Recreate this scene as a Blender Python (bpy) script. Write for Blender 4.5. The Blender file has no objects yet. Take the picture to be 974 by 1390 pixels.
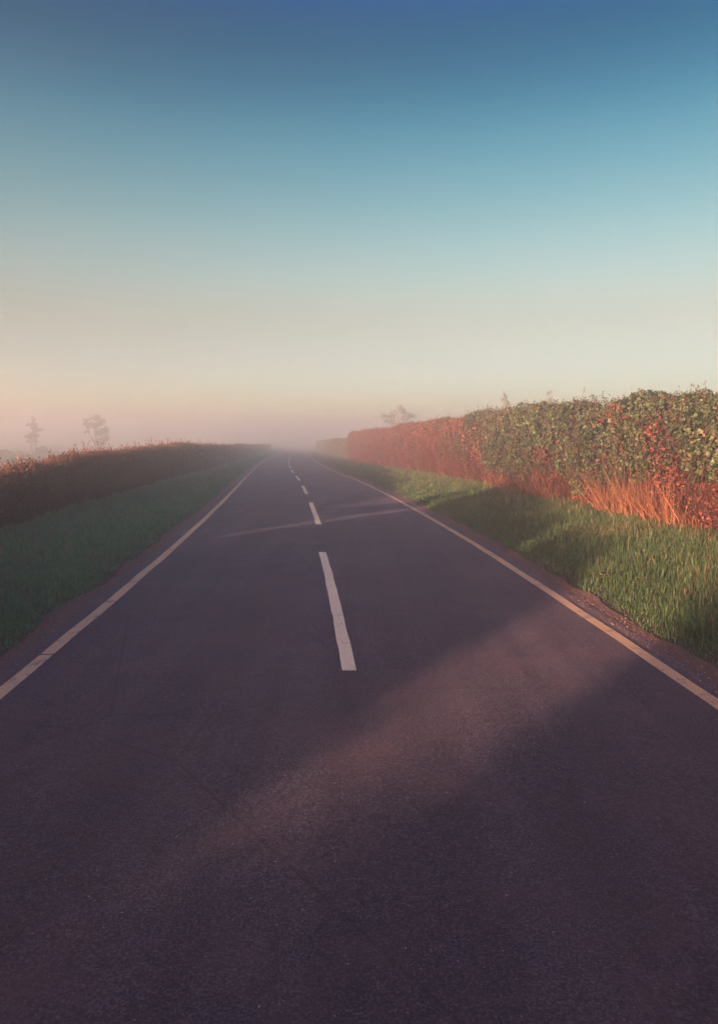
import bpy, math
import numpy as np

rng = np.random.default_rng(7)
R = math.radians
scene = bpy.context.scene
COL = scene.collection

# ------------------------------------------------------------------ settings
SUN_EL, SUN_AZ = 5.3, 36.0          # elevation; degrees left of straight behind the camera
CAM_H = 1.73

# ------------------------------------------------------------------ noise
def _hash(ix, iy, iz, seed):
    h = (ix*374761393 + iy*668265263 + iz*2147483647 + seed*974634777) & 0xffffffff
    h = ((h ^ (h >> 13))*1274126177) & 0xffffffff
    h = ((h ^ (h >> 16))*2246822519) & 0xffffffff
    return ((h ^ (h >> 15)) & 0xffffff)/float(0xffffff)

def vnoise(x, y, z=0.0, seed=0):
    x, y, z = np.broadcast_arrays(np.asarray(x, float), np.asarray(y, float), np.asarray(z, float))
    xi, yi, zi = (np.floor(a).astype(np.int64) for a in (x, y, z))
    fx, fy, fz = x-xi, y-yi, z-zi
    fx, fy, fz = (f*f*(3-2*f) for f in (fx, fy, fz))
    r = 0
    for dx in (0, 1):
        for dy in (0, 1):
            for dz in (0, 1):
                w = (fx if dx else 1-fx)*(fy if dy else 1-fy)*(fz if dz else 1-fz)
                r = r + w*_hash(xi+dx, yi+dy, zi+dz, seed)
    return r*2-1

def fbm(x, y, z=0.0, seed=0, o=3):
    r, a, s = 0, 1.0, 1.0
    for k in range(o):
        r = r + a*vnoise(np.asarray(x)*s, np.asarray(y)*s, np.asarray(z)*s, seed+k*17)
        a *= .5; s *= 2.03
    return r/1.75

def smooth(a, b, x):
    t = np.clip((np.asarray(x, float)-a)/(b-a), 0, 1)
    return t*t*(3-2*t)

# ------------------------------------------------------------------ terrain and road line
_YC = np.array([-60, -20, 0, 4.8, 10.1, 17.4, 25.3, 40, 57, 91, 116, 200, 400, 700.])
_XC = np.array([2.6, 1.0, .19, -.05, -.40, -1.04, -1.85, -3.50, -5.30, -8.30, -10.4, -16.5, -28, -45.])
_ZY = np.array([-700, -60, 0, 10, 17.4, 25.3, 31, 40, 57, 91, 116, 160, 250, 700.])
_ZZ = np.array([0, 0, 0, .03, .0, -.06, -.13, -.30, -.52, -.95, -1.25, -1.65, -2.0, -2.0])

def _pchip(xk, yk):
    h = np.diff(xk); d = np.diff(yk)/h
    m = np.zeros_like(yk); m[0] = d[0]; m[-1] = d[-1]
    m[1:-1] = (d[:-1]*h[1:]+d[1:]*h[:-1])/(h[1:]+h[:-1])
    def f(x):
        x = np.asarray(x, float)
        xx = np.clip(x, xk[0], xk[-1])
        i = np.clip(np.searchsorted(xk, xx)-1, 0, len(h)-1)
        t = (xx-xk[i])/h[i]; t2 = t*t; t3 = t2*t
        r = (2*t3-3*t2+1)*yk[i]+(t3-2*t2+t)*h[i]*m[i]+(-2*t3+3*t2)*yk[i+1]+(t3-t2)*h[i]*m[i+1]
        return r + np.where(x < xk[0], (x-xk[0])*m[0], 0) + np.where(x > xk[-1], (x-xk[-1])*m[-1], 0)
    return f
cx = _pchip(_YC, _XC)
prof = _pchip(_ZY, _ZZ)

def road_z(o, y):
    return prof(y) + .035*(1-(np.clip(o, -2.6, 2.6)/2.6)**2)

def ground_z(o, y):
    """height of the bare ground at offset o from the road's centre line"""
    o = np.asarray(o, float); y = np.asarray(y, float)
    z = prof(y) - .012
    right = .06*smooth(2.55, 3.1, o) + .21*smooth(2.9, 5.2, o)
    left = .07*smooth(2.55, 3.2, -o) + .10*smooth(3.2, 5.0, -o)
    far = smooth(9, 60, np.abs(o))
    a = smooth(2.6, 3.3, np.abs(o))
    z = z + right + left + a*(.05*fbm(o*.9, y*.9, 0, 3) + .02*fbm(o*3, y*3, 0, 4))
    return z + far*.25*fbm(o*.02, y*.02, 0, 8)

# ------------------------------------------------------------------ materials
def mat(name):
    m = bpy.data.materials.new(name); m.use_nodes = True
    nt = m.node_tree; nt.nodes.clear()
    out = nt.nodes.new('ShaderNodeOutputMaterial')
    return m, nt, out

def N(nt, t, **kw):
    n = nt.nodes.new(t)
    for k, v in kw.items():
        if k in n.inputs: n.inputs[k].default_value = v
        else: setattr(n, k, v)
    return n

def ramp(nt, src, stops, interp='LINEAR'):
    r = nt.nodes.new('ShaderNodeValToRGB'); r.color_ramp.interpolation = interp
    while len(r.color_ramp.elements) < len(stops): r.color_ramp.elements.new(.5)
    for e, (p, c) in zip(r.color_ramp.elements, stops):
        e.position = p; e.color = (c, c, c, 1) if isinstance(c, (int, float)) else (*c, 1)
    nt.links.new(src, r.inputs['Fac'])
    return r.outputs['Color']

def mixc(nt, f, a, b, mode='MIX'):
    m = nt.nodes.new('ShaderNodeMix'); m.data_type = 'RGBA'; m.blend_type = mode
    for s, v in ((m.inputs[0], f), (m.inputs[6], a), (m.inputs[7], b)):
        if hasattr(v, 'is_linked'): nt.links.new(v, s)
        elif isinstance(v, tuple): s.default_value = (*v, 1)
        else: s.default_value = v
    return m.outputs[2]

def noise(nt, co, scale, detail=4, rough=.55):
    n = N(nt, 'ShaderNodeTexNoise', Scale=scale, Detail=detail, Roughness=rough)
    nt.links.new(co, n.inputs['Vector']); return n.outputs['Fac']

def leaf_material(name, rough=.55, trans=.3, spec=.25):
    m, nt, out = mat(name)
    at = N(nt, 'ShaderNodeAttribute', attribute_name='Col')
    p = N(nt, 'ShaderNodeBsdfPrincipled', Roughness=rough)
    p.inputs['Specular IOR Level'].default_value = spec
    nt.links.new(at.outputs['Color'], p.inputs['Base Color'])
    tr = N(nt, 'ShaderNodeBsdfTranslucent')
    nt.links.new(at.outputs['Color'], tr.inputs['Color'])
    mx = N(nt, 'ShaderNodeMixShader'); mx.inputs[0].default_value = trans
    nt.links.new(p.outputs[0], mx.inputs[1]); nt.links.new(tr.outputs[0], mx.inputs[2])
    nt.links.new(mx.outputs[0], out.inputs['Surface'])
    return m

def plain(name, c1, c2, scale, rough=.9, bump=0.0):
    m, nt, out = mat(name)
    tc = N(nt, 'ShaderNodeTexCoord')
    f = noise(nt, tc.outputs['Object'], scale, 6, .65)
    c = mixc(nt, ramp(nt, f, [(.32, 0.0), (.68, 1.0)]), c1, c2)
    p = N(nt, 'ShaderNodeBsdfPrincipled', Roughness=rough)
    p.inputs['Specular IOR Level'].default_value = .2
    nt.links.new(c, p.inputs['Base Color'])
    if bump:
        b = N(nt, 'ShaderNodeBump', Strength=bump, Distance=.05)
        nt.links.new(f, b.inputs['Height']); nt.links.new(b.outputs[0], p.inputs['Normal'])
    nt.links.new(p.outputs[0], out.inputs['Surface'])
    return m

def asphalt():
    m, nt, out = mat('asphalt')
    tc = N(nt, 'ShaderNodeTexCoord'); co = tc.outputs['Object']
    fine = noise(nt, co, 95, 3, .7)
    mid = noise(nt, co, 9, 5, .6)
    big = noise(nt, co, .55, 4, .6)
    mp = N(nt, 'ShaderNodeMapping'); mp.inputs['Scale'].default_value = (2.4, .10, 1); mp.inputs['Rotation'].default_value = (0, 0, -.07)
    nt.links.new(co, mp.inputs['Vector'])
    streak = noise(nt, mp.outputs[0], 1.0, 4, .6)          # wheel-worn bands along the lane
    base = mixc(nt, ramp(nt, big, [(.35, 0.0), (.65, 1.0)]), (0.040, 0.037, 0.055), (0.064, 0.058, 0.081))
    base = mixc(nt, ramp(nt, streak, [(.44, 0.0), (.60, .9)]), base, (.100, .090, .112))
    base = mixc(nt, ramp(nt, mid, [(.42, 0.0), (.7, .45)]), base, (0.037, 0.032, 0.042))
    base = mixc(nt, ramp(nt, fine, [(.40, .9), (.58, 0.0)]), base, (.012, .011, .015))
    base = mixc(nt, ramp(nt, fine, [(.54, 0.0), (.70, .9)]), base, (.16, .135, .135))
    warm_tint = noise(nt, co, 1.6, 6, .65)  # reddish grit tint, also painting in the warmth of sunlit patches
    base = mixc(nt, ramp(nt, warm_tint, [(.48, 0.0), (.70, .7)]), base, (0.090, 0.059, 0.064))
    grain = noise(nt, co, 38, 5, .8)
    base = mixc(nt, ramp(nt, grain, [(.36, .6), (.52, 0.0)]), base, (.016, .014, .019))
    base = mixc(nt, ramp(nt, grain, [(.54, 0.0), (.72, .6)]), base, (.105, .085, .088))
    # pale and rusty chippings
    v = N(nt, 'ShaderNodeTexVoronoi', Scale=85.0); nt.links.new(co, v.inputs['Vector'])
    sep = N(nt, 'ShaderNodeSeparateColor'); nt.links.new(v.outputs['Color'], sep.inputs[0])
    pick = N(nt, 'ShaderNodeMath', operation='GREATER_THAN'); pick.inputs[1].default_value = .955
    nt.links.new(sep.outputs[0], pick.inputs[0])
    near = N(nt, 'ShaderNodeMath', operation='LESS_THAN'); near.inputs[1].default_value = .30
    nt.links.new(v.outputs['Distance'], near.inputs[0])
    mu = N(nt, 'ShaderNodeMath', operation='MULTIPLY')
    nt.links.new(pick.outputs[0], mu.inputs[0]); nt.links.new(near.outputs[0], mu.inputs[1])
    chip = ramp(nt, sep.outputs[1], [(.0, (.10, .06, .05)), (.6, (.16, .12, .11)), (.93, (.20, .17, .16)), (.98, (.42, .38, .36))])
    base = mixc(nt, mu.outputs[0], base, chip)
    # thin cracks
    v2 = N(nt, 'ShaderNodeTexVoronoi', Scale=.35, feature='DISTANCE_TO_EDGE')
    wob = mixc(nt, .06, co, N(nt, 'ShaderNodeTexNoise', Scale=4.0, Detail=5.0).outputs['Color'], 'ADD')
    nt.links.new(wob, v2.inputs['Vector'])
    crack = ramp(nt, v2.outputs['Distance'], [(.0, .55), (.004, 0.0)])
    base = mixc(nt, crack, base, (.012, .011, .012))
    p = N(nt, 'ShaderNodeBsdfPrincipled')
    nt.links.new(base, p.inputs['Base Color'])
    nt.links.new(ramp(nt, big, [(.3, .62), (.7, .8)]), p.inputs['Roughness'])
    p.inputs['Specular IOR Level'].default_value = .35
    p.inputs['Diffuse Roughness'].default_value = 1.0
    b = N(nt, 'ShaderNodeBump', Strength=1.0, Distance=.010)
    hs = N(nt, 'ShaderNodeMath', operation='MULTIPLY_ADD'); hs.inputs[1].default_value = -.35
    nt.links.new(v.outputs['Distance'], hs.inputs[0]); nt.links.new(noise(nt, co, 165, 4, .85), hs.inputs[2])
    nt.links.new(hs.outputs[0], b.inputs['Height']); nt.links.new(b.outputs[0], p.inputs['Normal'])
    nt.links.new(p.outputs[0], out.inputs['Surface'])
    return m

def paint(name, c, worn):
    m, nt, out = mat(name)
    tc = N(nt, 'ShaderNodeTexCoord'); co = tc.outputs['Object']
    fine = noise(nt, co, 70, 4, .7); mid = noise(nt, co, 6, 5, .65)
    add = N(nt, 'ShaderNodeMath', operation='ADD'); nt.links.new(fine, add.inputs[0]); nt.links.new(mid, add.inputs[1])
    col = mixc(nt, ramp(nt, mid, [(.35, 0.0), (.7, .6)]), c, tuple(x*.66 for x in c))
    col = mixc(nt, ramp(nt, add.outputs[0], [(.0, 1.0), (worn-.14, .8), (worn+.08, 0.0)]), col, (.06, .05, .05))
    p = N(nt, 'ShaderNodeBsdfPrincipled', Roughness=.75)
    nt.links.new(col, p.inputs['Base Color'])
    b = N(nt, 'ShaderNodeBump', Strength=.4, Distance=.004)
    nt.links.new(fine, b.inputs['Height']); nt.links.new(b.outputs[0], p.inputs['Normal'])
    nt.links.new(p.outputs[0], out.inputs['Surface'])
    return m

M = dict(
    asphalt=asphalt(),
    paint=paint('line_paint', (.88, .76, .41), .86),
    edge_paint=paint('edge_line_paint', (.64, .44, .19), .90),
    turf=plain('turf', (.030, .040, .016), (.055, .045, .028), 5.0, .95, .5),
    field=plain('field_grass', (.05, .085, .035), (.075, .10, .045), .35, .95, .3),
    grit=plain('grit', (.085, .055, .042), (.16, .105, .075), 30.0, .95, .8),
    leaf=leaf_material('leaf', .6, .25, .2),
    blade=leaf_material('grass_blade', .5, .35, .3),
    straw=leaf_material('dry_stalk', .6, .2, .25),
    twig=leaf_material('twig', .8, .0, .15),
    stone=leaf_material('stone', .85, .0, .2),
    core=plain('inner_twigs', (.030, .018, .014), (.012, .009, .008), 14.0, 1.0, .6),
    bark=plain('bark', (.06, .045, .035), (.10, .08, .06), 20.0, .95, .5),
)

# ------------------------------------------------------------------ mesh builders
def new_obj(name, verts, faces_flat, nside, material, parent=None, col=None, smooth_=False):
    me = bpy.data.meshes.new(name)
    nv = len(verts); nf = len(faces_flat)//nside
    me.vertices.add(nv); me.loops.add(nf*nside); me.polygons.add(nf)
    me.vertices.foreach_set('co', np.ascontiguousarray(verts, dtype=np.float32).ravel())
    me.loops.foreach_set('vertex_index', np.ascontiguousarray(faces_flat, dtype=np.int32))
    me.polygons.foreach_set('loop_start', np.arange(0, nf*nside, nside, dtype=np.int32))
    me.polygons.foreach_set('loop_total', np.full(nf, nside, dtype=np.int32))
    if smooth_: me.polygons.foreach_set('use_smooth', np.ones(nf, dtype=bool))
    if col is not None:
        a = me.attributes.new('Col', 'FLOAT_COLOR', 'POINT')
        c = np.ones((nv, 4), np.float32); c[:, :3] = col
        a.data.foreach_set('color', c.ravel())
    me.update(calc_edges=True)
    me.materials.append(material)
    o = bpy.data.objects.new(name, me); COL.objects.link(o)
    if parent: o.parent = parent
    return o

def tag(o, label=None, cat=None, group=None, kind=None):
    for k, v in (('label', label), ('category', cat), ('group', group), ('kind', kind)):
        if v: o[k] = v
    return o

def thing(name, label, cat, group=None, loc=(0, 0, 0)):
    o = bpy.data.objects.new(name, None); COL.objects.link(o)
    o.location = loc
    return tag(o, label, cat, group)

def unit(v): return v/np.maximum(np.linalg.norm(v, axis=1, keepdims=True), 1e-9)

def leaf_arrays(P, Nn, L, W, col, rand=.8):
    n = len(P)
    nn = unit(Nn + rand*rng.normal(size=(n, 3)))
    t = unit(np.cross(nn, rng.normal(size=(n, 3))))
    b = np.cross(nn, t)
    L = L[:, None]; W = W[:, None]
    fold = nn*(W*.25*rng.uniform(-1, 1, (n, 1)))
    V = np.stack([P-t*L*.5, P+b*W*.5-t*L*.08+fold, P+t*L*.5, P-b*W*.5-t*L*.08+fold], 1).reshape(-1, 3)
    return V, np.repeat(col, 4, 0)

def leaves_obj(name, chunks, material, parent=None):
    V = np.concatenate([c[0] for c in chunks]); C = np.concatenate([c[1] for c in chunks])
    return new_obj(name, V, np.arange(len(V)), 4, material, parent, C)

def blade_arrays(P, H, W, lean, col, tipcol=None):
    """bent grass blades: two quads each"""
    n = len(P)
    a = rng.uniform(0, 2*math.pi, n); s = np.stack([np.cos(a), np.sin(a), 0*a], 1)
    d = np.stack([-np.sin(a), np.cos(a), 0*a], 1)*(lean*H)[:, None]
    up = np.array([0, 0, 1.0])
    H_ = H[:, None]; w = (W*.5)[:, None]
    p1 = P + up*H_*.55 + d*.3; p2 = P + up*H_*np.sqrt(np.maximum(1-.5*lean**2, .2))[:, None] + d
    V = np.stack([P-s*w, P+s*w, p1-s*w*.75, p1+s*w*.75, p2-s*w*.12, p2+s*w*.12], 1).reshape(-1, 3)
    k = (np.arange(n)*6)[:, None]
    F = (k + np.array([0, 1, 3, 2, 2, 3, 5, 4])[None]).ravel()
    return V, F, np.repeat(col, 6, 0)

def blades_obj(name, chunks, material, parent=None):
    V, F, C, off = [], [], [], 0
    for v, f, c in chunks:
        V.append(v); F.append(f+off); C.append(c); off += len(v)
    return new_obj(name, np.concatenate(V), np.concatenate(F), 4, material, parent, np.concatenate(C))

def tube_arrays(A, B, ra, rb, col, sides=4):
    n = len(A); d = unit(B-A)
    ref = np.where(np.abs(d[:, 2:3]) > .9, np.array([[1., 0, 0]]), np.array([[0, 0, 1.]]))
    u = unit(np.cross(d, ref)); v = np.cross(d, u)
    ring = []
    for P, r in ((A, ra), (B, rb)):
        for k in range(sides):
            an = 2*math.pi*k/sides
            ring.append(P + (u*math.cos(an)+v*math.sin(an))*r[:, None])
    V = np.stack(ring, 1).reshape(-1, 3)
    f = []
    for k in range(sides):
        j = (k+1) % sides; f += [k, j, sides+j, sides+k]
    F = ((np.arange(n)*2*sides)[:, None]+np.array(f)[None]).ravel()
    return V, F, np.repeat(col, 2*sides, 0)

def jitter(c, n, amt=.25):
    c = np.asarray(c, float)
    if c.ndim == 1: c = np.repeat(c[None], n, 0)
    v = np.exp(rng.normal(0, amt, (n, 1)))
    return np.clip(c*v*(1+rng.normal(0, .08, (n, 3))), .002, .9)

def pick(colors, weights, n):
    i = rng.choice(len(colors), n, p=np.array(weights)/np.sum(weights))
    return np.asarray(colors, float)[i]

def grid_obj(name, X, Y, Z, material, parent=None, smooth_=True):
    r, c = X.shape
    V = np.stack([X, Y, Z], -1).reshape(-1, 3)
    i = np.arange(r*c).reshape(r, c)
    F = np.stack([i[:-1, :-1], i[:-1, 1:], i[1:, 1:], i[1:, :-1]], -1).ravel()
    return new_obj(name, V, F, 4, material, parent, None, smooth_)

# ------------------------------------------------------------------ ground, road
ys = np.concatenate([np.linspace(-560, -60, 26)[:-1], np.linspace(-60, -4, 57)[:-1], np.linspace(-4, 40, 221)[:-1],
                     np.linspace(40, 140, 126)[:-1], np.linspace(140, 600, 60)])
os_half = np.concatenate([np.linspace(2.4, 8, 57)[:-1], np.linspace(8, 20, 25)[:-1], np.linspace(20, 90, 30)[:-1], np.linspace(90, 560, 24)])
os_ = np.concatenate([-os_half[::-1], np.linspace(-2.4, 2.4, 9)[1:-1], os_half])
O, Y = np.meshgrid(os_, ys)
gx = cx(Y) + O
ground = grid_obj('ground', gx, Y, ground_z(O, Y) - .02*(np.abs(O) < 2.45), M['turf'])
tag(ground, 'grassy ground under the verges and hedges', 'ground', kind='structure')

# open meadow beyond each hedge: its own short sward laid a little above the ground sheet
def field_sheet(side, near):
    o = np.concatenate([np.linspace(near, 40, 60)[:-1], np.linspace(40, 550, 50)])*side
    Of, Yf = np.meshgrid(o, ys[ys > -90])
    # a sheet of long grass: 5 cm above the soil, thinning to it at the hedge
    z = ground_z(Of, Yf) + .05*smooth(near, near+1, np.abs(Of)) + .004 + .03*fbm(Of*.8, Yf*.8, 0, 12)*smooth(near, near+1, np.abs(Of))
    f = grid_obj('field', cx(Yf)+Of, Yf, z, M['field'])
    return tag(f, 'pale green meadow beyond the %s hedge' % ('low dark left' if side < 0 else 'tall right'), 'field', kind='structure')
field_sheet(-1, 7.6)
field_sheet(1, 8.2)

yr = np.concatenate([np.linspace(-60, -4, 57)[:-1], np.linspace(-4, 40, 177)[:-1], np.linspace(40, 160, 121)[:-1], np.linspace(160, 420, 60)])
def edge_wob(y, s): return .05*fbm(y*.8, 0*y, s, 31) + .025*fbm(y*4, 0*y, s, 32)
orow = np.linspace(-1, 1, 21)
Yr, U = np.meshgrid(yr, orow, indexing='ij')
half = np.where(U < 0, 2.52+edge_wob(Yr, 1.3), 2.52+edge_wob(Yr, 7.7))
Or = U*half
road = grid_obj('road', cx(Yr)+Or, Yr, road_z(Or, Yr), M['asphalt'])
tag(road, 'two lane tarmac country road running into the mist', 'road', kind='structure')

def strip(name, y0, y1, mid, width, material, parent, dz=.004, step=.25):
    n = max(2, int((y1-y0)/step)+1)
    y = np.linspace(y0, y1, n)
    Yg, T = np.meshgrid(y, np.linspace(0, 1, 3), indexing='ij')
    Og = np.interp(Yg, *mid)+width*(T-.5) + (T-.5)*.014*fbm(Yg*9, T*5, y0, 41) + .006*fbm(Yg*2, 0*T, y0, 42)
    return grid_obj(name, cx(Yg)+Og, Yg, road_z(Og, Yg)+dz, material, parent)

# edge lines: cracked across in a few places, so each line is several strips in one mesh
def edge_line(o, breaks):
    Vs, Fs, off = [], [], 0
    cuts = [-55.0] + [b for b in breaks] + [330.0]
    segs = [(cuts[i]+(.012 if i else 0), cuts[i+1]-(.012 if i+2 < len(cuts) else 0)) for i in range(len(cuts)-1)]
    for a, b in segs:
        n = max(3, int((b-a)/.25)); y = np.linspace(a, b, n)
        Yg, T = np.meshgrid(y, np.array([-.5, 0, .5]), indexing='ij')
        w = .105+.012*fbm(Yg*3, T, o, 44)
        Og = o + T*w + .012*fbm(Yg*1.1, 0*T, o, 45)
        V = np.stack([cx(Yg)+Og, Yg+T*.05*0, road_z(Og, Yg)+.004], -1).reshape(-1, 3)
        i = np.arange(n*3).reshape(n, 3)
        F = np.stack([i[:-1, :-1], i[:-1, 1:], i[1:, 1:], i[1:, :-1]], -1).ravel()
        Vs.append(V); Fs.append(F+off); off += len(V)
    return new_obj('edge_line', np.concatenate(Vs), np.concatenate(Fs), 4, M['edge_paint'], road)
edge_line(-2.3, [5.75, 7.55, 19.0])
edge_line(2.3, [])

# centre dashes, spacing read from the photograph, then regular
dashes = [(5.28, 10.55), (13.9, 18.7), (21.6, 25.6), (29.2, 34.0), (38.0, 43.0), (46.5, 51.5)]
y_ = 55.0
while y_ < 150: dashes.append((y_, y_+5.0)); y_ += 8.3
for a, b in [(-3.4, 1.3), (-12, -7.2)] + dashes:
    strip('centre_dash', a, b, ([5.2, 10.6, 14, 19], [.012, -.085, -.035, -.05]), .102, M['paint'], road)

# strip of grit and washed-out soil along each tarmac edge (real ground sheet, slightly proud of the turf)
def grit_strip(side):
    T = np.linspace(0, 1, 9)
    Yg, Tg = np.meshgrid(yr[yr > -30], T, indexing='ij')
    wid = .28+.10*fbm(Yg*.7, 0*Yg, side*3.1, 51)+.07*fbm(Yg*3, 0*Yg, side*5.1, 52)
    Og = side*(2.40+Tg*wid)
    z = np.maximum(ground_z(Og, Yg), prof(Yg)-.012)+.010+.012*fbm(Og*8, Yg*8, 0, 53)*smooth(.2, .5, Tg)
    z = np.where(np.abs(Og) < 2.5, road_z(Og, Yg)-.006, z)
    g = grid_obj('gravel_edge', cx(Yg)+Og, Yg, z, M['grit'])
    return tag(g, 'reddish strip of grit and bare soil along the %s tarmac edge' % ('left' if side < 0 else 'right'), 'gravel', kind='structure')
grit_strip(-1); grit_strip(1)

def stones(side, n):
    y = 3+47*rng.uniform(0, 1, n)**1.6; o = side*(2.42+np.abs(rng.normal(0, .16, n)))
    z = np.where(np.abs(o) < 2.5, road_z(o, y), ground_z(o, y)+.012)
    P = np.stack([cx(y)+o, y, z], 1)
    r = np.exp(rng.normal(math.log(.005), .4, n))
    oc = np.array([[1, 0, 0], [0, 1, 0], [-1, 0, 0], [0, -1, 0], [0, 0, .7], [0, 0, -.5]])
    V = (P[:, None]+oc[None]*r[:, None, None]*rng.uniform(.6, 1.3, (n, 6, 1)))
    f = np.array([0, 1, 4, 1, 2, 4, 2, 3, 4, 3, 0, 4, 1, 0, 5, 2, 1, 5, 3, 2, 5, 0, 3, 5])
    F = ((np.arange(n)*6)[:, None]+f[None]).ravel()
    c = jitter(pick([(.16, .10, .07), (.22, .17, .13), (.10, .07, .055), (.28, .23, .20)], [4, 3, 3, .3], n), n, .2)
    s = new_obj('loose_gravel', V.reshape(-1, 3), F, 3, M['stone'], None, np.repeat(c, 6, 0))
    return tag(s, 'loose stones scattered along the %s road edge' % ('left' if side < 0 else 'right'), 'gravel', kind='stuff')
stones(-1, 5000); stones(1, 7000)

# ------------------------------------------------------------------ hedges
# cross-section: superellipse swept along the road, pushed in and out by lumps
_u = np.linspace(0, math.pi, 400)
_e = .42
_sx = -np.sign(np.cos(_u))*np.abs(np.cos(_u))**_e
_sz = np.abs(np.sin(_u))**_e

class Hedge:
    cap = None
    def __init__(s, face, thick, height, side, seed, lump=.16):
        s.face, s.thick, s.height, s.side, s.seed, s.lump = face, thick, height, side, seed, lump
    def base(s, y, t):
        """t in 0..1 runs from the road-side foot over the top to the far foot"""
        H = s.height(y); a = s.thick/2
        i = t*(len(_u)-1)
        X = np.interp(i, np.arange(400), _SX(H, a)); Z = np.interp(i, np.arange(400), _SZ(H, a))
        return X, Z
    def surf(s, y, t, inset=0.0, lumps=True):
        y = np.asarray(y, float); t = np.asarray(t, float)
        H = s.height(y); a = s.thick/2
        L = 2*H+2*a                                  # perimeter, walked at an even pace
        q = t*L
        front = q < H; top = (q >= H) & (q < H+2*a)
        # rounded box
        X = np.where(front, -a, np.where(top, -a+(q-H), a))
        Z = np.where(front, q, np.where(top, H, L-q))
        r = .28
        kx = np.clip(X, -a+r, a-r); kz = np.minimum(Z, H-r)
        dx = X-kx; dz = np.maximum(Z-kz, 0)
        m = np.maximum(np.hypot(dx, dz), 1e-6)
        nx, nz = dx/m, dz/m
        X = kx+nx*r; Z = np.where(Z > H-r, kz+nz*r, Z)
        # foot a little narrower than the shoulder
        X = X*(1-.10*smooth(.9, 0, Z/np.maximum(H, .2)))
        yw = y*1.0
        d = -inset
        if lumps:
            d = d + s.lump*fbm(yw*.9, Z*1.0, X*.8, s.seed) + s.lump*.55*fbm(yw*3.1, Z*3.1, X*2.5, s.seed+5, 2)
        X = X+nx*d; Z = np.maximum(Z+nz*d, .02)
        if s.cap: Z = np.minimum(Z, s.cap(y+1.376*(X+a))+.12*t+d)
        o = s.face(y) + s.side*(X+a)
        g = ground_z(o, y)
        P = np.stack([cx(y)+o, y, g+Z], -1)
        Nn = np.stack([s.side*nx, 0*nx, nz], -1)
        return P, Nn, Z, t
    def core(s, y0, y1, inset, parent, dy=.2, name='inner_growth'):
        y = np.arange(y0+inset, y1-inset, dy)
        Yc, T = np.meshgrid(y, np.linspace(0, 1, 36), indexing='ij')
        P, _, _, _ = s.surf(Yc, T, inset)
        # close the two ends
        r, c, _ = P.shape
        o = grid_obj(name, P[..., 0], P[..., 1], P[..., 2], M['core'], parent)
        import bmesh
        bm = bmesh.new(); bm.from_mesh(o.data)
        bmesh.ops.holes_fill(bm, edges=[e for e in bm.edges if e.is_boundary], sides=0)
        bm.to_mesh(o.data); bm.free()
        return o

def dens_y(y0, y1, n, d0=10.0, p=.8):
    """sample y with density falling with distance from the camera"""
    k = np.linspace(y0, y1, 2000)
    w = 1/np.maximum(np.abs(k), d0)**p
    c = np.cumsum(w); c = (c-c[0])/(c[-1]-c[0])
    return np.interp(rng.uniform(0, 1, n), c, k)

def side_shell(h, y, depth=.22, front=1.0, back=.35):
    n = len(y)
    H = h.height(y); L = 2*H+h.thick
    k = rng.uniform(0, 1, n)
    wF, wT, wB = H*front, h.thick*1.25, H*back
    tot = wF+wT+wB; q = k*tot
    t = np.where(q < wF, q/front, np.where(q < wF+wT, H+(q-wF)/1.25, H+h.thick+(q-wF-wT)/back))/L
    P, Nn, Z, _ = h.surf(y, np.clip(t, 0, 1))
    dd = rng.exponential(.5, n)*depth - .04
    P = P - Nn*np.minimum(dd, depth*1.3)[:, None]
    return P, Nn, Z

def shoots(h, y, length, ncol, lcol, leafL, nleaf=7, spread=.35):
    """upright shoots rising from the clipped top: twig tubes plus leaves along them"""
    n = len(y)
    H = h.height(y); L = 2*H+h.thick
    t = (H+rng.uniform(-.15, 1.0, n)*h.thick)/L
    P, Nn, Z, _ = h.surf(y, t)
    d = unit(np.stack([rng.normal(0, spread, n), rng.normal(0, spread, n), np.ones(n)], 1))
    ln = length*np.exp(rng.normal(0, .4, n))
    A = P-d*.08; B = P+d*ln[:, None]
    tub = tube_arrays(A, B, np.full(n, .004), np.full(n, .002), jitter(ncol, n), 3)
    f = rng.uniform(.25, 1.05, (n, nleaf))
    Q = (A[:, None]+(B-A)[:, None]*f[..., None]).reshape(-1, 3)+rng.normal(0, .018, (n*nleaf, 3))
    m = len(Q)
    lv = leaf_arrays(Q, np.repeat(Nn, nleaf, 0), leafL*np.exp(rng.normal(0, .25, m)), leafL*.62*np.exp(rng.normal(0, .2, m)), jitter(lcol(m), m), 1.2)
    return tub, lv

def stems(h, y, zmax, r, col, tilt=.18, off=.05):
    """bare woody stems standing in the foot of the hedge, just inside its face"""
    n = len(y)
    o = h.face(y)+h.side*(off+np.abs(rng.normal(0, .13, n)))
    g = ground_z(o, y)
    A = np.stack([cx(y)+o, y, g-.02], 1)
    hh = zmax*rng.uniform(.5, 1.15, n)
    mid = A+np.stack([rng.normal(0, tilt*.5, n)*hh, rng.normal(0, tilt, n)*hh, hh*.5], 1)
    B = mid+np.stack([rng.normal(0, tilt*.6, n)*hh-h.side*.06, rng.normal(0, tilt*1.3, n)*hh, hh*.5], 1)
    rr = r*np.exp(rng.normal(0, .4, n))
    c = jitter(col, n, .25)
    return [tube_arrays(A, mid, rr, rr*.8, c, 3), tube_arrays(mid, B, rr*.8, rr*.35, c, 3)]

GREEN = [(.031, .054, .021), (.044, .066, .025), (.020, .038, .017), (.062, .072, .031), (.058, .038, .022)]
RUSSET = [(.105, .030, .023), (.080, .022, .019), (.14, .048, .032), (.058, .020, .017), (.070, .056, .024)]
DRY = [(.19, .080, .036), (.13, .050, .026), (.22, .115, .055), (.07, .028, .018)]

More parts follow.
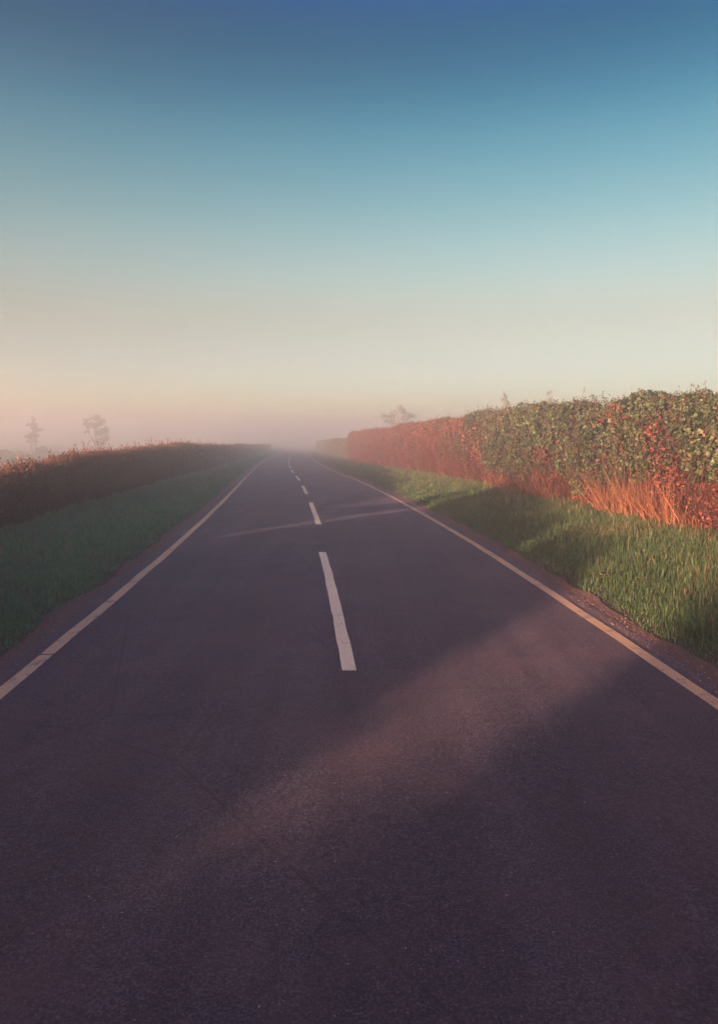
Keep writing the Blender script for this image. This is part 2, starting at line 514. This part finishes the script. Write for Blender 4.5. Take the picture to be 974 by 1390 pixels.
# ---- right: near green hedge
rface = _pchip(np.array([-20, 0, 10, 22, 34, 57, 90, 160.]), np.array([5.9, 5.85, 5.7, 5.3, 5.1, 4.5, 4.2, 4.0]))
hR = Hedge(rface, 1.6, lambda y: 1.86+.24*smooth(9, 18, y)+.10*fbm(y*.7, 0*y, 0, 61)+.06*fbm(y*2.3, 0*y, 0, 62), 1, 70, .33)
Y_G1 = 24.6
t = thing('hedge', 'tall bushy green hedge with bare orange-brown stems at its foot', 'hedge', loc=(0, 0, 0))
hR.core(-6, Y_G1+.2, .24, t)
def green_floor(y): return .46+.5*fbm(y*.5, 0*y, 0, 81)+.34*fbm(y*1.9, 0*y, 0, 82)
ch = []
y = dens_y(2.0, Y_G1+.25, 230000, 13, .9)
P, Nn, Z = side_shell(hR, y, .24, 1.0, .25)
patch = fbm(P[:, 1]*.55, P[:, 2]*.8, 0, 90)
pocket = fbm(P[:, 1]*2.2, P[:, 2]*2.4, 3.3, 140, 2) > .24
keep = (Z > green_floor(y)) & (~pocket | (rng.uniform(0, 1, len(y)) < .07)) & (rng.uniform(0, 1, len(y)) < np.clip(.72+1.0*fbm(P[:, 1]*3.0, P[:, 2]*3.0, P[:, 0]*3, 93, 2)+.8*fbm(P[:, 1]*1.3, P[:, 2]*1.5, 0, 97, 2), .05, 1))
P1, N1, pt = P[keep], Nn[keep], patch[keep]; n = len(P1)
col = pick(GREEN, [4, 3, 3, 2, 1], n)
red = rng.uniform(0, 1, n) < np.clip(.05+.55*smooth(.15, .5, pt)+.8*smooth(20.5, 25.5, P1[:, 1])*smooth(-.3, .4, pt), 0, .75)
col[red] = pick(RUSSET, [3, 2, 2, 1, 2], red.sum())
ls = .058*np.exp(rng.normal(0, .3, n))
ch.append(leaf_arrays(P1, N1+np.array([0, 0, .35]), ls, ls*.72, jitter(col*np.exp(.5*fbm(P1[:, 1]*1.1, P1[:, 2]*1.3, 0, 141, 2))[:, None], n, .28), .75))
# below the green edge: sparse russet dead leaves
k2 = (Z <= green_floor(y)) & (rng.uniform(0, 1, len(y)) < .9)
P2, N2 = P[k2], Nn[k2]; n = len(P2)
ls = .045*np.exp(rng.normal(0, .35, n))
dead = leaf_arrays(P2-N2*.01, N2, ls, ls*.5, jitter(pick(RUSSET+DRY[:2], [3, 2, 3, 1, .6, 2, 2], n), n, .3), .9)
ys2 = dens_y(4, Y_G1, 50, 13, .6)
long_t, long_l = shoots(hR, ys2, .20, (.07, .035, .02), lambda m: pick(GREEN+RUSSET[:2], [3, 3, 2, 2, 1, 1, 1], m), .042, 12, .5)
ys_ = dens_y(3, Y_G1, 1500, 13, .6)
sh_t, sh_l = shoots(hR, ys_, .09, (.09, .05, .03), lambda m: pick(GREEN, [3, 3, 2, 2, 1], m), .042, 7)
leaves_obj('foliage', ch+[sh_l, long_l], M['leaf'], t)
leaves_obj('dead_leaves', [dead], M['leaf'], t)
st = stems(hR, dens_y(3, Y_G1, 1300, 12, .7), .75, .005, (.050, .019, .015), .34, .05)
st2 = stems(hR, dens_y(3, Y_G1, 420, 12, .7), 1.7, .0055, (.045, .020, .016), .2, .08)
blades_obj('stems', st+st2+[sh_t, long_t], M['twig'], t)

# ---- right: russet twiggy hedge further on
hU = Hedge(rface, 1.6, lambda y: 2.08+.05*fbm(y*.4, 0*y, 0, 63)+.03*fbm(y*2, 0*y, 0, 64), 1, 170, .22)
Y_U1 = 57.0
t = thing('hedge', 'clipped russet twiggy hedge between the green hedge and the pale misty one', 'hedge')
hU.core(Y_G1, Y_U1, .2, t)
y = dens_y(Y_G1-.3, Y_U1, 170000, 13, .6)
P, Nn, Z = side_shell(hU, y, .2, 1.0, .15)
pg = fbm(P[:, 1]*.35, P[:, 2]*.9, 0, 94); n = len(P)
col = pick(RUSSET, [4, 3, 3, 2, 1], n)*np.exp(.45*fbm(P[:, 1]*1.4, P[:, 2]*1.4, 0, 98, 2))[:, None]
gr = rng.uniform(0, 1, n) < np.clip(.04+.5*smooth(.15, .5, pg)+.35*smooth(1.7, 2.1, Z)+.75*smooth(31, 24.5, P[:, 1])*smooth(.5, 1.7, Z)*smooth(-.35, .25, pg), 0, .8)
col[gr] = pick(GREEN, [2, 3, 1, 3, 2], gr.sum())
ls = .055*np.exp(rng.normal(0, .3, n))
kp = rng.uniform(0, 1, n) < np.clip(.75+.6*fbm(P[:, 1]*2.6, P[:, 2]*2.6, 0, 95, 2), .15, 1)
a = leaf_arrays(P[kp], Nn[kp], ls[kp], ls[kp]*.6, jitter(col[kp], kp.sum(), .28), .85)
sh_t, sh_l = shoots(hU, rng.uniform(Y_G1, Y_U1, 1600), .11, (.10, .04, .03), lambda m: pick(RUSSET, [3, 2, 2, 1, 3], m), .045, 6)
# end wall of the hedge
ne = 9000
te = rng.uniform(0, 1, ne); ke = rng.uniform(0, 1, ne)**.5
Pe, Nne, Ze, _ = hU.surf(np.full(ne, Y_U1-.05), te)
ctr = np.stack([cx(Y_U1)+rface(np.full(ne, Y_U1))+.8, np.full(ne, Y_U1), prof(np.full(ne, Y_U1))+.8], 1)
Pe = ctr+(Pe-ctr)*ke[:, None]; Pe[:, 1] += rng.normal(0, .12, ne)
ls = .06*np.exp(rng.normal(0, .3, ne))
e = leaf_arrays(Pe, np.repeat([[0, 1., 0]], ne, 0), ls, ls*.6, jitter(pick(RUSSET, [4, 3, 3, 2, 1], ne), ne), .8)
leaves_obj('foliage', [a, sh_l, e], M['leaf'], t)
st = stems(hU, dens_y(Y_G1, Y_U1, 2600, 12, .4), 1.4, .006, (.055, .018, .015), .2, .03)
blades_obj('stems', st+[sh_t], M['twig'], t)

# ---- right: pale green hedge fading into the mist
hP = Hedge(lambda y: rface(y)+.25, 1.5, lambda y: 1.78+.06*fbm(y*.3, 0*y, 0, 65), 1, 270, .12)
t = thing('hedge', 'pale misty green hedge beyond the end of the russet one', 'hedge')
hP.core(Y_U1+.35, 150, .18, t, .5)
y = dens_y(Y_U1+.3, 150, 90000, 13, .8)
P, Nn, Z = side_shell(hP, y, .2, 1.0, .1); n = len(P)
ls = .085*np.exp(rng.normal(0, .3, n))
a = leaf_arrays(P, Nn, ls, ls*.65, jitter(pick([(.065, .085, .038), (.085, .09, .042), (.05, .07, .032), (.085, .05, .032)], [3, 3, 2, 1], n), n, .25), .85)
leaves_obj('foliage', [a], M['leaf'], t)

# ---- left: low dark hedge, seen from its shaded side; it runs on behind the camera
lface = _pchip(np.array([-40, 0, 12, 25, 42, 60, 100, 160.]), np.array([-5.2, -5.2, -5.2, -4.75, -4.5, -4.35, -4.2, -4.1]))
_LH = _pchip(np.array([-40, 0, 8.0, 9.3, 11.8, 16, 25, 60, 160.]), np.array([1.5, 1.5, 1.5, .84, .80, 1.0, 1.18, 1.26, 1.3]))
def lheight(y):
    y = np.asarray(y, float)
    h = _LH(y)+.04*fbm(y*.45, 0*y, 0, 66)+.03*fbm(y*1.7, 0*y, 0, 67)
    h = h + .0*y                                   # unseen stretch near and behind the camera made taller to shade the road
    return np.maximum(h, .3)
def lcap(c):
    # unseen notches shaped along the sun's direction, added so sunbeams reach the road
    g = lambda m, w, lo: 9-(9-lo)*np.exp(-(np.abs(c-m)/w)**4)
    e = (.22*fbm(c*2.6, 0*c, 0, 68, 2)+.10*fbm(c*9, 0*c, 0, 69, 2))*smooth(4, 2, c)
    r = np.minimum.reduce([g(-2.8, 2.2, .55), g(.6, .5, .95), g(8.0, .5, .25), g(-7.9, .6, .7)])
    return r+e
hL = Hedge(lface, .75, lheight, -1, 370, .10)
hL.cap = lcap
t = thing('hedge', 'low dark hedge with sunlit russet top along the left verge', 'hedge')
hL.core(-32, 140, .16, t, .12)
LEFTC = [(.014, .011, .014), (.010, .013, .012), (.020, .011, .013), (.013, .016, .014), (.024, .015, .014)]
y1 = dens_y(8.5, 140, 190000, 13, 1.0); y2 = rng.uniform(-30, 8.5, 60000)
y = np.concatenate([y1, y2])
P, Nn, Z = side_shell(hL, y, .18, 1.0, .35); n = len(P)
ls = .045*np.exp(rng.normal(0, .3, n))*np.clip(np.abs(y)/18, 1, 2.2)
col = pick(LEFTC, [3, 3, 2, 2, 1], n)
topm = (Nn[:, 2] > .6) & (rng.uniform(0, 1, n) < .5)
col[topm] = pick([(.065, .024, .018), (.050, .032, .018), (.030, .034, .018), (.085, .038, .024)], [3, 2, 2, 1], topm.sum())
kp = rng.uniform(0, 1, n) < np.clip(.78+.6*fbm(P[:, 1]*2.4, P[:, 2]*2.4, 0, 96, 2), .15, 1)
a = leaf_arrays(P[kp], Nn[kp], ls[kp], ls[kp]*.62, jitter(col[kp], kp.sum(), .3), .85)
sh_t, sh_l = shoots(hL, dens_y(9, 80, 3200, 13, .8), .12, (.09, .04, .03), lambda m: pick([(.085, .030, .020), (.058, .038, .020), (.036, .044, .020)], [3, 2, 2], m), .042, 6)
# loose leaves added unseen in the notch to soften and dapple the sunbeam
m = 26000
yb = np.where(rng.uniform(0, 1, m) < .93, rng.uniform(-8.0, .8, m), rng.uniform(6.4, 8.6, m)); Xb = rng.uniform(.05, .9, m); Zb = .3+1.35*rng.uniform(0, 1, m)**1.25
cb = yb+1.376*Xb
keepb = rng.uniform(0, 1, m) < np.clip(np.where(cb > 4, .02, .10+.30*((cb+2.8)/1.55)**2)+.55*fbm(cb*2.0, Zb*2.0, 0, 99, 3), .02, 1)*smooth(1.75, .6, Zb)*(.9+4.0*smooth(1.1, .5, Zb))
yb, Xb, Zb = yb[keepb], Xb[keepb], Zb[keepb]; ob = lface(yb)-Xb
Pb = np.stack([cx(yb)+ob, yb, ground_z(ob, yb)+Zb], 1); m = len(yb)
lb = .045*np.exp(rng.normal(0, .3, m))
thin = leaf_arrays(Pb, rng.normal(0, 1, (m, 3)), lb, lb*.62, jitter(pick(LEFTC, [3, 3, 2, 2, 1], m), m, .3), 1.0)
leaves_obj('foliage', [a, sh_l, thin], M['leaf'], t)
st = stems(hL, dens_y(9, 70, 4200, 12, .8), .8, .007, (.030, .023, .024), .16, -.03)
blades_obj('stems', st+[sh_t], M['twig'], t)

# ------------------------------------------------------------------ grass of the two verges
def verge(side, n, o_in, o_out_f, name, label, pal, tall, y0, y1):
    y = dens_y(y0, y1, n, 5.0, 1.25)
    out = o_out_f(y)
    o = o_in + .07*fbm(y*.8, 0*y, side*2.2, 54)+.05*fbm(y*3.5, 0*y, side, 55) + (out-o_in)*rng.uniform(0, 1, n)**.93
    edge = smooth(o_in-.05, o_in+.5, o)
    clump = fbm(o*1.1, y*1.1, 0, 100+side)
    fine = fbm(o*4.5, y*4.5, 0, 110+side, 2)
    keep = (rng.uniform(0, 1, n) < np.clip(.35+.75*edge+.5*fine, .1, 1))
    o, y, edge, clump, fine = (q[keep] for q in (o, y, edge, clump, fine)); n = len(o)
    so = o*side
    P = np.stack([cx(y)+so, y, ground_z(so, y)-.005], 1)
    H = tall*(.35+.65*edge)*np.clip(1+.75*clump+.5*fine, .3, 2.2)*np.exp(rng.normal(0, .25, n))
    W = .0055*np.clip(y/5.0, 1, 9)**.85*np.exp(rng.normal(0, .2, n))
    col = pick(pal[0], pal[1], n)
    yel = rng.uniform(0, 1, n) < np.clip(.03+.34*smooth(0, .6, fbm(o*.7, y*.7, 0, 120+side))*(1 if side > 0 else .3)+(.3*smooth(.45, 1, (o-o_in)/(out[keep]-o_in)) if side > 0 else 0), 0, .7)
    col[yel] = pick([(.13, .115, .045), (.19, .14, .07), (.10, .105, .04)], [2, 1, 2], yel.sum())
    c = blade_arrays(P, H, W, np.clip(rng.normal(.45, .28, n), 0, 1.15), jitter(col, n, .22))
    # last year's dead stems and seed heads standing through the green
    m = 2600 if side > 0 else 900
    k = rng.choice(n, m*5, replace=False); k = k[(fine[k] > .05) & (edge[k] > .9)][:m]
    q = len(k)
    dead = blade_arrays(P[k], tall*rng.uniform(1.3, 2.9, q), W[k]*.75, np.clip(rng.normal(.3, .3, q), 0, 1.1), jitter(pick([(.16, .12, .06), (.10, .075, .04), (.20, .16, .09)], [2, 2, 1], q), q, .25))
    ob = blades_obj(name, [c, dead], M['blade'])
    return tag(ob, label, 'grass', kind='stuff')
GP = ([(.044, .100, .036), (.060, .120, .042), (.028, .072, .029), (.085, .120, .046)], [3, 3, 2, 1])
GL = ([(.036, .195, .088), (.050, .230, .10), (.025, .142, .066), (.078, .215, .095)], [3, 3, 2, 1])
verge(1, 430000, 2.66, lambda y: rface(y)+.15, 'verge_grass', 'uneven sunlit grass verge on the right of the road', GP, .072, 3.0, 150)
verge(-1, 330000, 2.66, lambda y: -lface(y)+.15, 'verge_grass', 'shaded green grass verge on the left of the road', GL, .085, 3.0, 150)

# ------------------------------------------------------------------ dry straw at the hedge foot
def straw_clump(y0, y1, n, hmax, o_off, label, lean=.6):
    y = rng.uniform(y0, y1, n)
    w = np.sin(np.clip((y-y0)/(y1-y0), 0, 1)*math.pi)**.5
    o = rface(y)+o_off+rng.normal(0, .14, n)
    P = np.stack([cx(y)+o, y, ground_z(o, y)-.01], 1)
    tuft = np.clip(.75+.9*fbm(y*2.0, o*2, 0, 130, 2), .35, 1.3)
    H = hmax*(.35+.65*w)*tuft*rng.uniform(.45, 1.1, n)
    c = blade_arrays(P, H, .009*np.exp(rng.normal(0, .3, n)), np.clip(np.abs(rng.normal(.5*lean/.6, .38, n)), 0, 1.2), jitter(pick(DRY, [3, 3, 2, 2], n), n, .25))
    m = n//9                                              # long dead stalks leaning across each other
    ya = rng.uniform(y0, y1, m); oa = rface(ya)+o_off+rng.normal(-.05, .12, m)
    A = np.stack([cx(ya)+oa, ya, ground_z(oa, ya)-.01], 1)
    D = unit(np.stack([rng.normal(-.25, .35, m), rng.normal(0, .7, m), np.ones(m)], 1))
    stalk = tube_arrays(A, A+D*(hmax*rng.uniform(.7, 1.45, m))[:, None], np.full(m, .006), np.full(m, .002), jitter(pick(DRY, [3, 1, 4, 1], m), m, .25), 3)
    return tag(blades_obj('dry_grass_clump', [c, stalk], M['straw']), label, 'dry grass', 'dry straw at the foot of the green hedge')
straw_clump(11.2, 14.4, 1500, .66, -.22, 'widest and nearest clump of orange straw at the foot of the green hedge')
straw_clump(16.5, 18.0, 520, .52, -.22, 'middle straw clump at the green hedge foot, under an overhanging leafy part')
straw_clump(19.3, 20.5, 330, .46, -.26, 'small pale straw tuft at the green hedge foot, nearest the russet hedge')

# ------------------------------------------------------------------ weeds on the right verge
def rosette(o, y, n, L, colr, label):
    a = np.linspace(0, 2*math.pi, n, endpoint=False)+rng.uniform(0, .5, n)
    z = float(ground_z(o, y)); x = float(cx(y)+o)
    root = thing('dock_plant', label, 'weed', 'broad leaved weeds on the right verge', (x, y, z))
    for k in range(n):
        l = L*rng.uniform(.7, 1.15); w = l*.34
        s = np.linspace(0, 1, 7)
        prof_w = np.sin(np.clip(s, 0, 1)*math.pi*.93+.12)**.8*w*.5
        r = s*l*.85; zz = .05+.40*l*np.sin(s*1.9)*rng.uniform(.5, 1)
        d = np.array([math.cos(a[k]), math.sin(a[k])]); q = np.array([-d[1], d[0]])
        V = []
        for i in range(7):
            for e in (-1, 0, 1):
                V.append([*(d*r[i]+q*prof_w[i]*e), zz[i]+(.012 if e else 0)])
        i = np.arange(21).reshape(7, 3)
        F = np.stack([i[:-1, :-1], i[:-1, 1:], i[1:, 1:], i[1:, :-1]], -1).ravel()
        new_obj('leaf', np.array(V), F, 4, M['leaf'], root, jitter(np.array(colr), 1, .15).repeat(21, 0), True)
rosette(2.98, 8.3, 8, .13, (.10, .125, .04), 'yellow-green broad leaved weed in the grass near the road, the larger one')
rosette(3.32, 8.1, 6, .09, (.09, .115, .035), 'small yellow-green weed beside the larger broad leaved one')

# ------------------------------------------------------------------ misty trees
def tree(name, label, x, y, top, blobs, trunk_r=.16, leaf=.2, n=2600, lean=0.0, group=None, col=((.05, .065, .03), (.07, .08, .035)), stems_=1):
    z0 = float(ground_z(x-cx(y), y))
    root = thing(name, label, 'tree', group, (x, y, z0))
    A, B, ra, rb = [], [], [], []
    sc = y/105; blobs = [(b[0]*sc, b[1], b[2]*sc, b[3]*sc) for b in blobs]; trunk_r *= sc; leaf *= sc
    H = top-z0
    for s in range(stems_):
        px = (s-(stems_-1)/2)*.9*sc
        pts = [np.array([px*.6+.0, rng.normal(0, .1), 0.])]
        for k in range(1, 6):
            f = k/5
            pts.append(np.array([px*(1-f*.8)+lean*f*H*.5+rng.normal(0, .07), rng.normal(0, .1), f*H*.82]))
        for k in range(5):
            A.append(pts[k]); B.append(pts[k+1]); ra.append(trunk_r*(1-.16*k)); rb.append(trunk_r*(1-.16*(k+1)))
    for bx, bz, brx, brz in blobs:
        k = rng.integers(1, 4); p = pts[k]
        q = np.array([bx, rng.normal(0, .3), bz*H])
        m = (p+q)/2+rng.normal(0, .15, 3)
        A += [p, m]; B += [m, q]; ra += [trunk_r*.45, trunk_r*.3]; rb += [trunk_r*.3, trunk_r*.12]
        for j in range(5):
            e = q+rng.normal(0, 1, 3)*np.array([brx, brx, brz])*.6
            A.append(q); B.append(e); ra.append(trunk_r*.14); rb.append(.012)
    a = tube_arrays(np.array(A), np.array(B), np.array(ra), np.array(rb), np.full((len(A), 3), .05), 6)
    blades_obj('trunk', [a], M['bark'], root)
    ch = []
    wsum = sum(b[2]*b[3] for b in blobs)
    for bx, bz, brx, brz in blobs:
        m = max(60, int(n*brx*brz/wsum))
        cl = rng.normal(0, 1, (max(6, m//45), 3)); cl = unit(cl)*rng.uniform(.35, 1, (len(cl), 1))
        c = cl[rng.integers(0, len(cl), m)]+rng.normal(0, .2, (m, 3))
        P = np.array([bx, 0, bz*H])+c*np.array([brx, brx*.85, brz])
        l = leaf*np.exp(rng.normal(0, .3, m))
        ch.append(leaf_arrays(P, c+.01, l, l*.7, jitter(pick(col, [1, 1], m), m, .25), 1.0))
    leaves_obj('crown', ch, M['leaf'], root)
    return root
def at(px, d): return (px-487)*d/1012
def zt(py, d): return CAM_H-(py-590)*d/1012

G = 'trees standing in the mist'
d = 105
tree('tree', 'slim misty tree with a narrow ragged crown, left of the rounder tree', at(45, d), d, zt(566, d),
     [(.0, .93, .35, .40), (-.15, .78, .75, .45), (.25, .66, .85, .4), (-.45, .50, .8, .4), (.55, .48, .7, .35), (0, .36, .8, .3)], .15, .2, 1500, 0, G, stems_=2)
d = 100
tree('tree', 'misty tree with a broad lopsided crown above the low dark hedge', at(130, d), d, zt(563, d),
     [(-.9, .86, .8, .5), (.1, .92, .9, .5), (-1.35, .74, .6, .4), (.8, .78, 1.0, .6), (-.4, .72, .8, .5), (1.1, .60, 1.0, .6), (.5, .55, .9, .5),
      (1.2, .42, .9, .55), (.7, .30, .8, .5), (-1.2, .58, .45, .3)], .17, .2, 2400, .03, G)
d = 90
tree('tree', 'faint broad misty tree just showing over the far russet hedge', at(541, d), d, zt(545, d),
     [(0, .85, 1.3, .8), (-1.3, .72, 1.1, .7), (1.3, .72, 1.2, .7), (0, .6, 1.9, .9), (-1.0, .45, 1.2, .8), (1.2, .45, 1.2, .8)], .22, .24, 1700, 0, G)
d = 62
tree('tree', 'faint slim treetop showing over the green hedge, left of the other slim one', at(685, d), d, zt(528, d),
     [(0, .92, .4, .6), (.1, .80, .7, .9), (-.1, .66, .9, .9), (.1, .5, 1.1, .9)], .16, .2, 700, 0, G)
d = 64
tree('tree', 'faintest slim treetop over the green hedge, nearest its tall right end', at(746, d), d, zt(526, d),
     [(0, .93, .35, .6), (-.1, .82, .6, .8), (.1, .68, .9, .8), (0, .5, 1.0, .9)], .16, .2, 550, 0, G)

def bush(label, px, d, h, w):
    x = at(px, d); z0 = float(ground_z(x-cx(d), d))
    root = thing('bush', label, 'bush', 'bushes in the misty field', (x, d, z0))
    n = 700
    c = unit(rng.normal(0, 1, (n, 3)))*rng.uniform(.3, 1, (n, 1))**.5
    c *= (1+.35*fbm(c[:, 0]*2+px, c[:, 1]*2, c[:, 2]*2, 5))[:, None]
    P = c*np.array([w, w*.7, h*.55])+np.array([0, 0, h*.5])
    l = .2*np.exp(rng.normal(0, .3, n))
    leaves_obj('foliage', [leaf_arrays(P, c, l, l*.7, jitter((.05, .07, .03), n, .25), 1.0)], M['leaf'], root)
    A = np.zeros((6, 3)); A[:, :2] = rng.normal(0, .1, (6, 2)); B = rng.normal(0, .4, (6, 3))*[w, w*.6, 0]+[0, 0, h*.6]
    blades_obj('stems', [tube_arrays(A, B, np.full(6, .04), np.full(6, .015), np.full((6, 3), .05), 5)], M['bark'], root)
bush('low misty bush at the foot of the slim tree', 57, 96, .95, .8)
bush('small misty bush between the slim tree and the broad one', 98, 98, .75, .5)
bush('low misty bush at the far left end of the field', 6, 88, .6, .9)

# ------------------------------------------------------------------ morning mist
def haze():
    x0, x1, y0, y1, z0, z1 = -640, 640, -580, 640, -4.2, 5.9
    V = np.array([[x, y, z] for z in (z0, z1) for y in (y0, y1) for x in (x0, x1)], float)
    F = [0, 2, 3, 1, 4, 5, 7, 6, 0, 1, 5, 4, 2, 6, 7, 3, 0, 4, 6, 2, 1, 3, 7, 5]
    m, nt, out = mat('mist')
    v = N(nt, 'ShaderNodeVolumePrincipled')
    v.inputs['Color'].default_value = (.87, .93, .93, 1)
    v.inputs['Density'].default_value = .0137
    v.inputs['Anisotropy'].default_value = .74
    nt.links.new(v.outputs[0], out.inputs['Volume'])
    o = new_obj('haze', V, np.array(F), 4, m)
    tag(o, 'low morning mist lying over road and fields', 'mist', kind='stuff')
haze()

# ------------------------------------------------------------------ light
w = bpy.data.worlds.new('World'); scene.world = w; w.use_nodes = True
nt = w.node_tree
sky = nt.nodes.new('ShaderNodeTexSky'); sky.sky_type = 'NISHITA'; sky.sun_disc = False
sky.sun_elevation = R(SUN_EL); sky.sun_rotation = R(180+SUN_AZ)
sky.altitude = 50; sky.air_density = 1.0; sky.dust_density = .5; sky.ozone_density = 3.0
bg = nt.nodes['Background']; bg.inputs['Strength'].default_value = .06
tc = nt.nodes.new('ShaderNodeTexCoord'); sp = nt.nodes.new('ShaderNodeSeparateXYZ')
nt.links.new(tc.outputs['Generated'], sp.inputs[0])
# sky tint by elevation; extra blue overhead, out of view, is added fill light
sky_tint = ramp(nt, sp.outputs['Z'], [(p, tuple(.53*v for v in c)) for p, c in
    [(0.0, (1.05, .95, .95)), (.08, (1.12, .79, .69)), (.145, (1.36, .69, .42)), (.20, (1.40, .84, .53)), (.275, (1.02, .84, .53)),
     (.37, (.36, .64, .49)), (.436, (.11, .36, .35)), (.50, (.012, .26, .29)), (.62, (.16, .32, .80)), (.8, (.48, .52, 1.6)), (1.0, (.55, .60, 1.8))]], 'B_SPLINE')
nt.links.new(mixc(nt, 1.0, sky.outputs[0], sky_tint, 'MULTIPLY'), bg.inputs['Color'])

sl = bpy.data.lights.new('sun', 'SUN'); sl.energy = 5.0; sl.angle = R(1.2); sl.color = (1.0, .50, .34)
so = bpy.data.objects.new('sun', sl); COL.objects.link(so)
import mathutils
to_sun = mathutils.Vector((-math.sin(R(SUN_AZ))*math.cos(R(SUN_EL)), -math.cos(R(SUN_AZ))*math.cos(R(SUN_EL)), math.sin(R(SUN_EL))))
so.rotation_euler = to_sun.to_track_quat('Z', 'Y').to_euler(); so.location = to_sun*30

# ------------------------------------------------------------------ camera, render
cam = bpy.data.cameras.new('camera'); co = bpy.data.objects.new('camera', cam); COL.objects.link(co)
co.location = (0, 0, CAM_H); co.rotation_euler = (R(90), 0, 0)
cam.sensor_fit = 'HORIZONTAL'; cam.sensor_width = 36; cam.lens = 36*1012/974
cam.shift_y = -105/974
cam.clip_end = 3000; cam.clip_start = .05
scene.camera = co
vs = scene.view_settings
vs.view_transform = 'Standard'; vs.look = 'None'; vs.gamma = 1; vs.use_curve_mapping = False
vs.exposure = 3.55
scene.cycles.volume_bounces = 4
scene.cycles.max_bounces = 8
scene.cycles.use_denoising = True
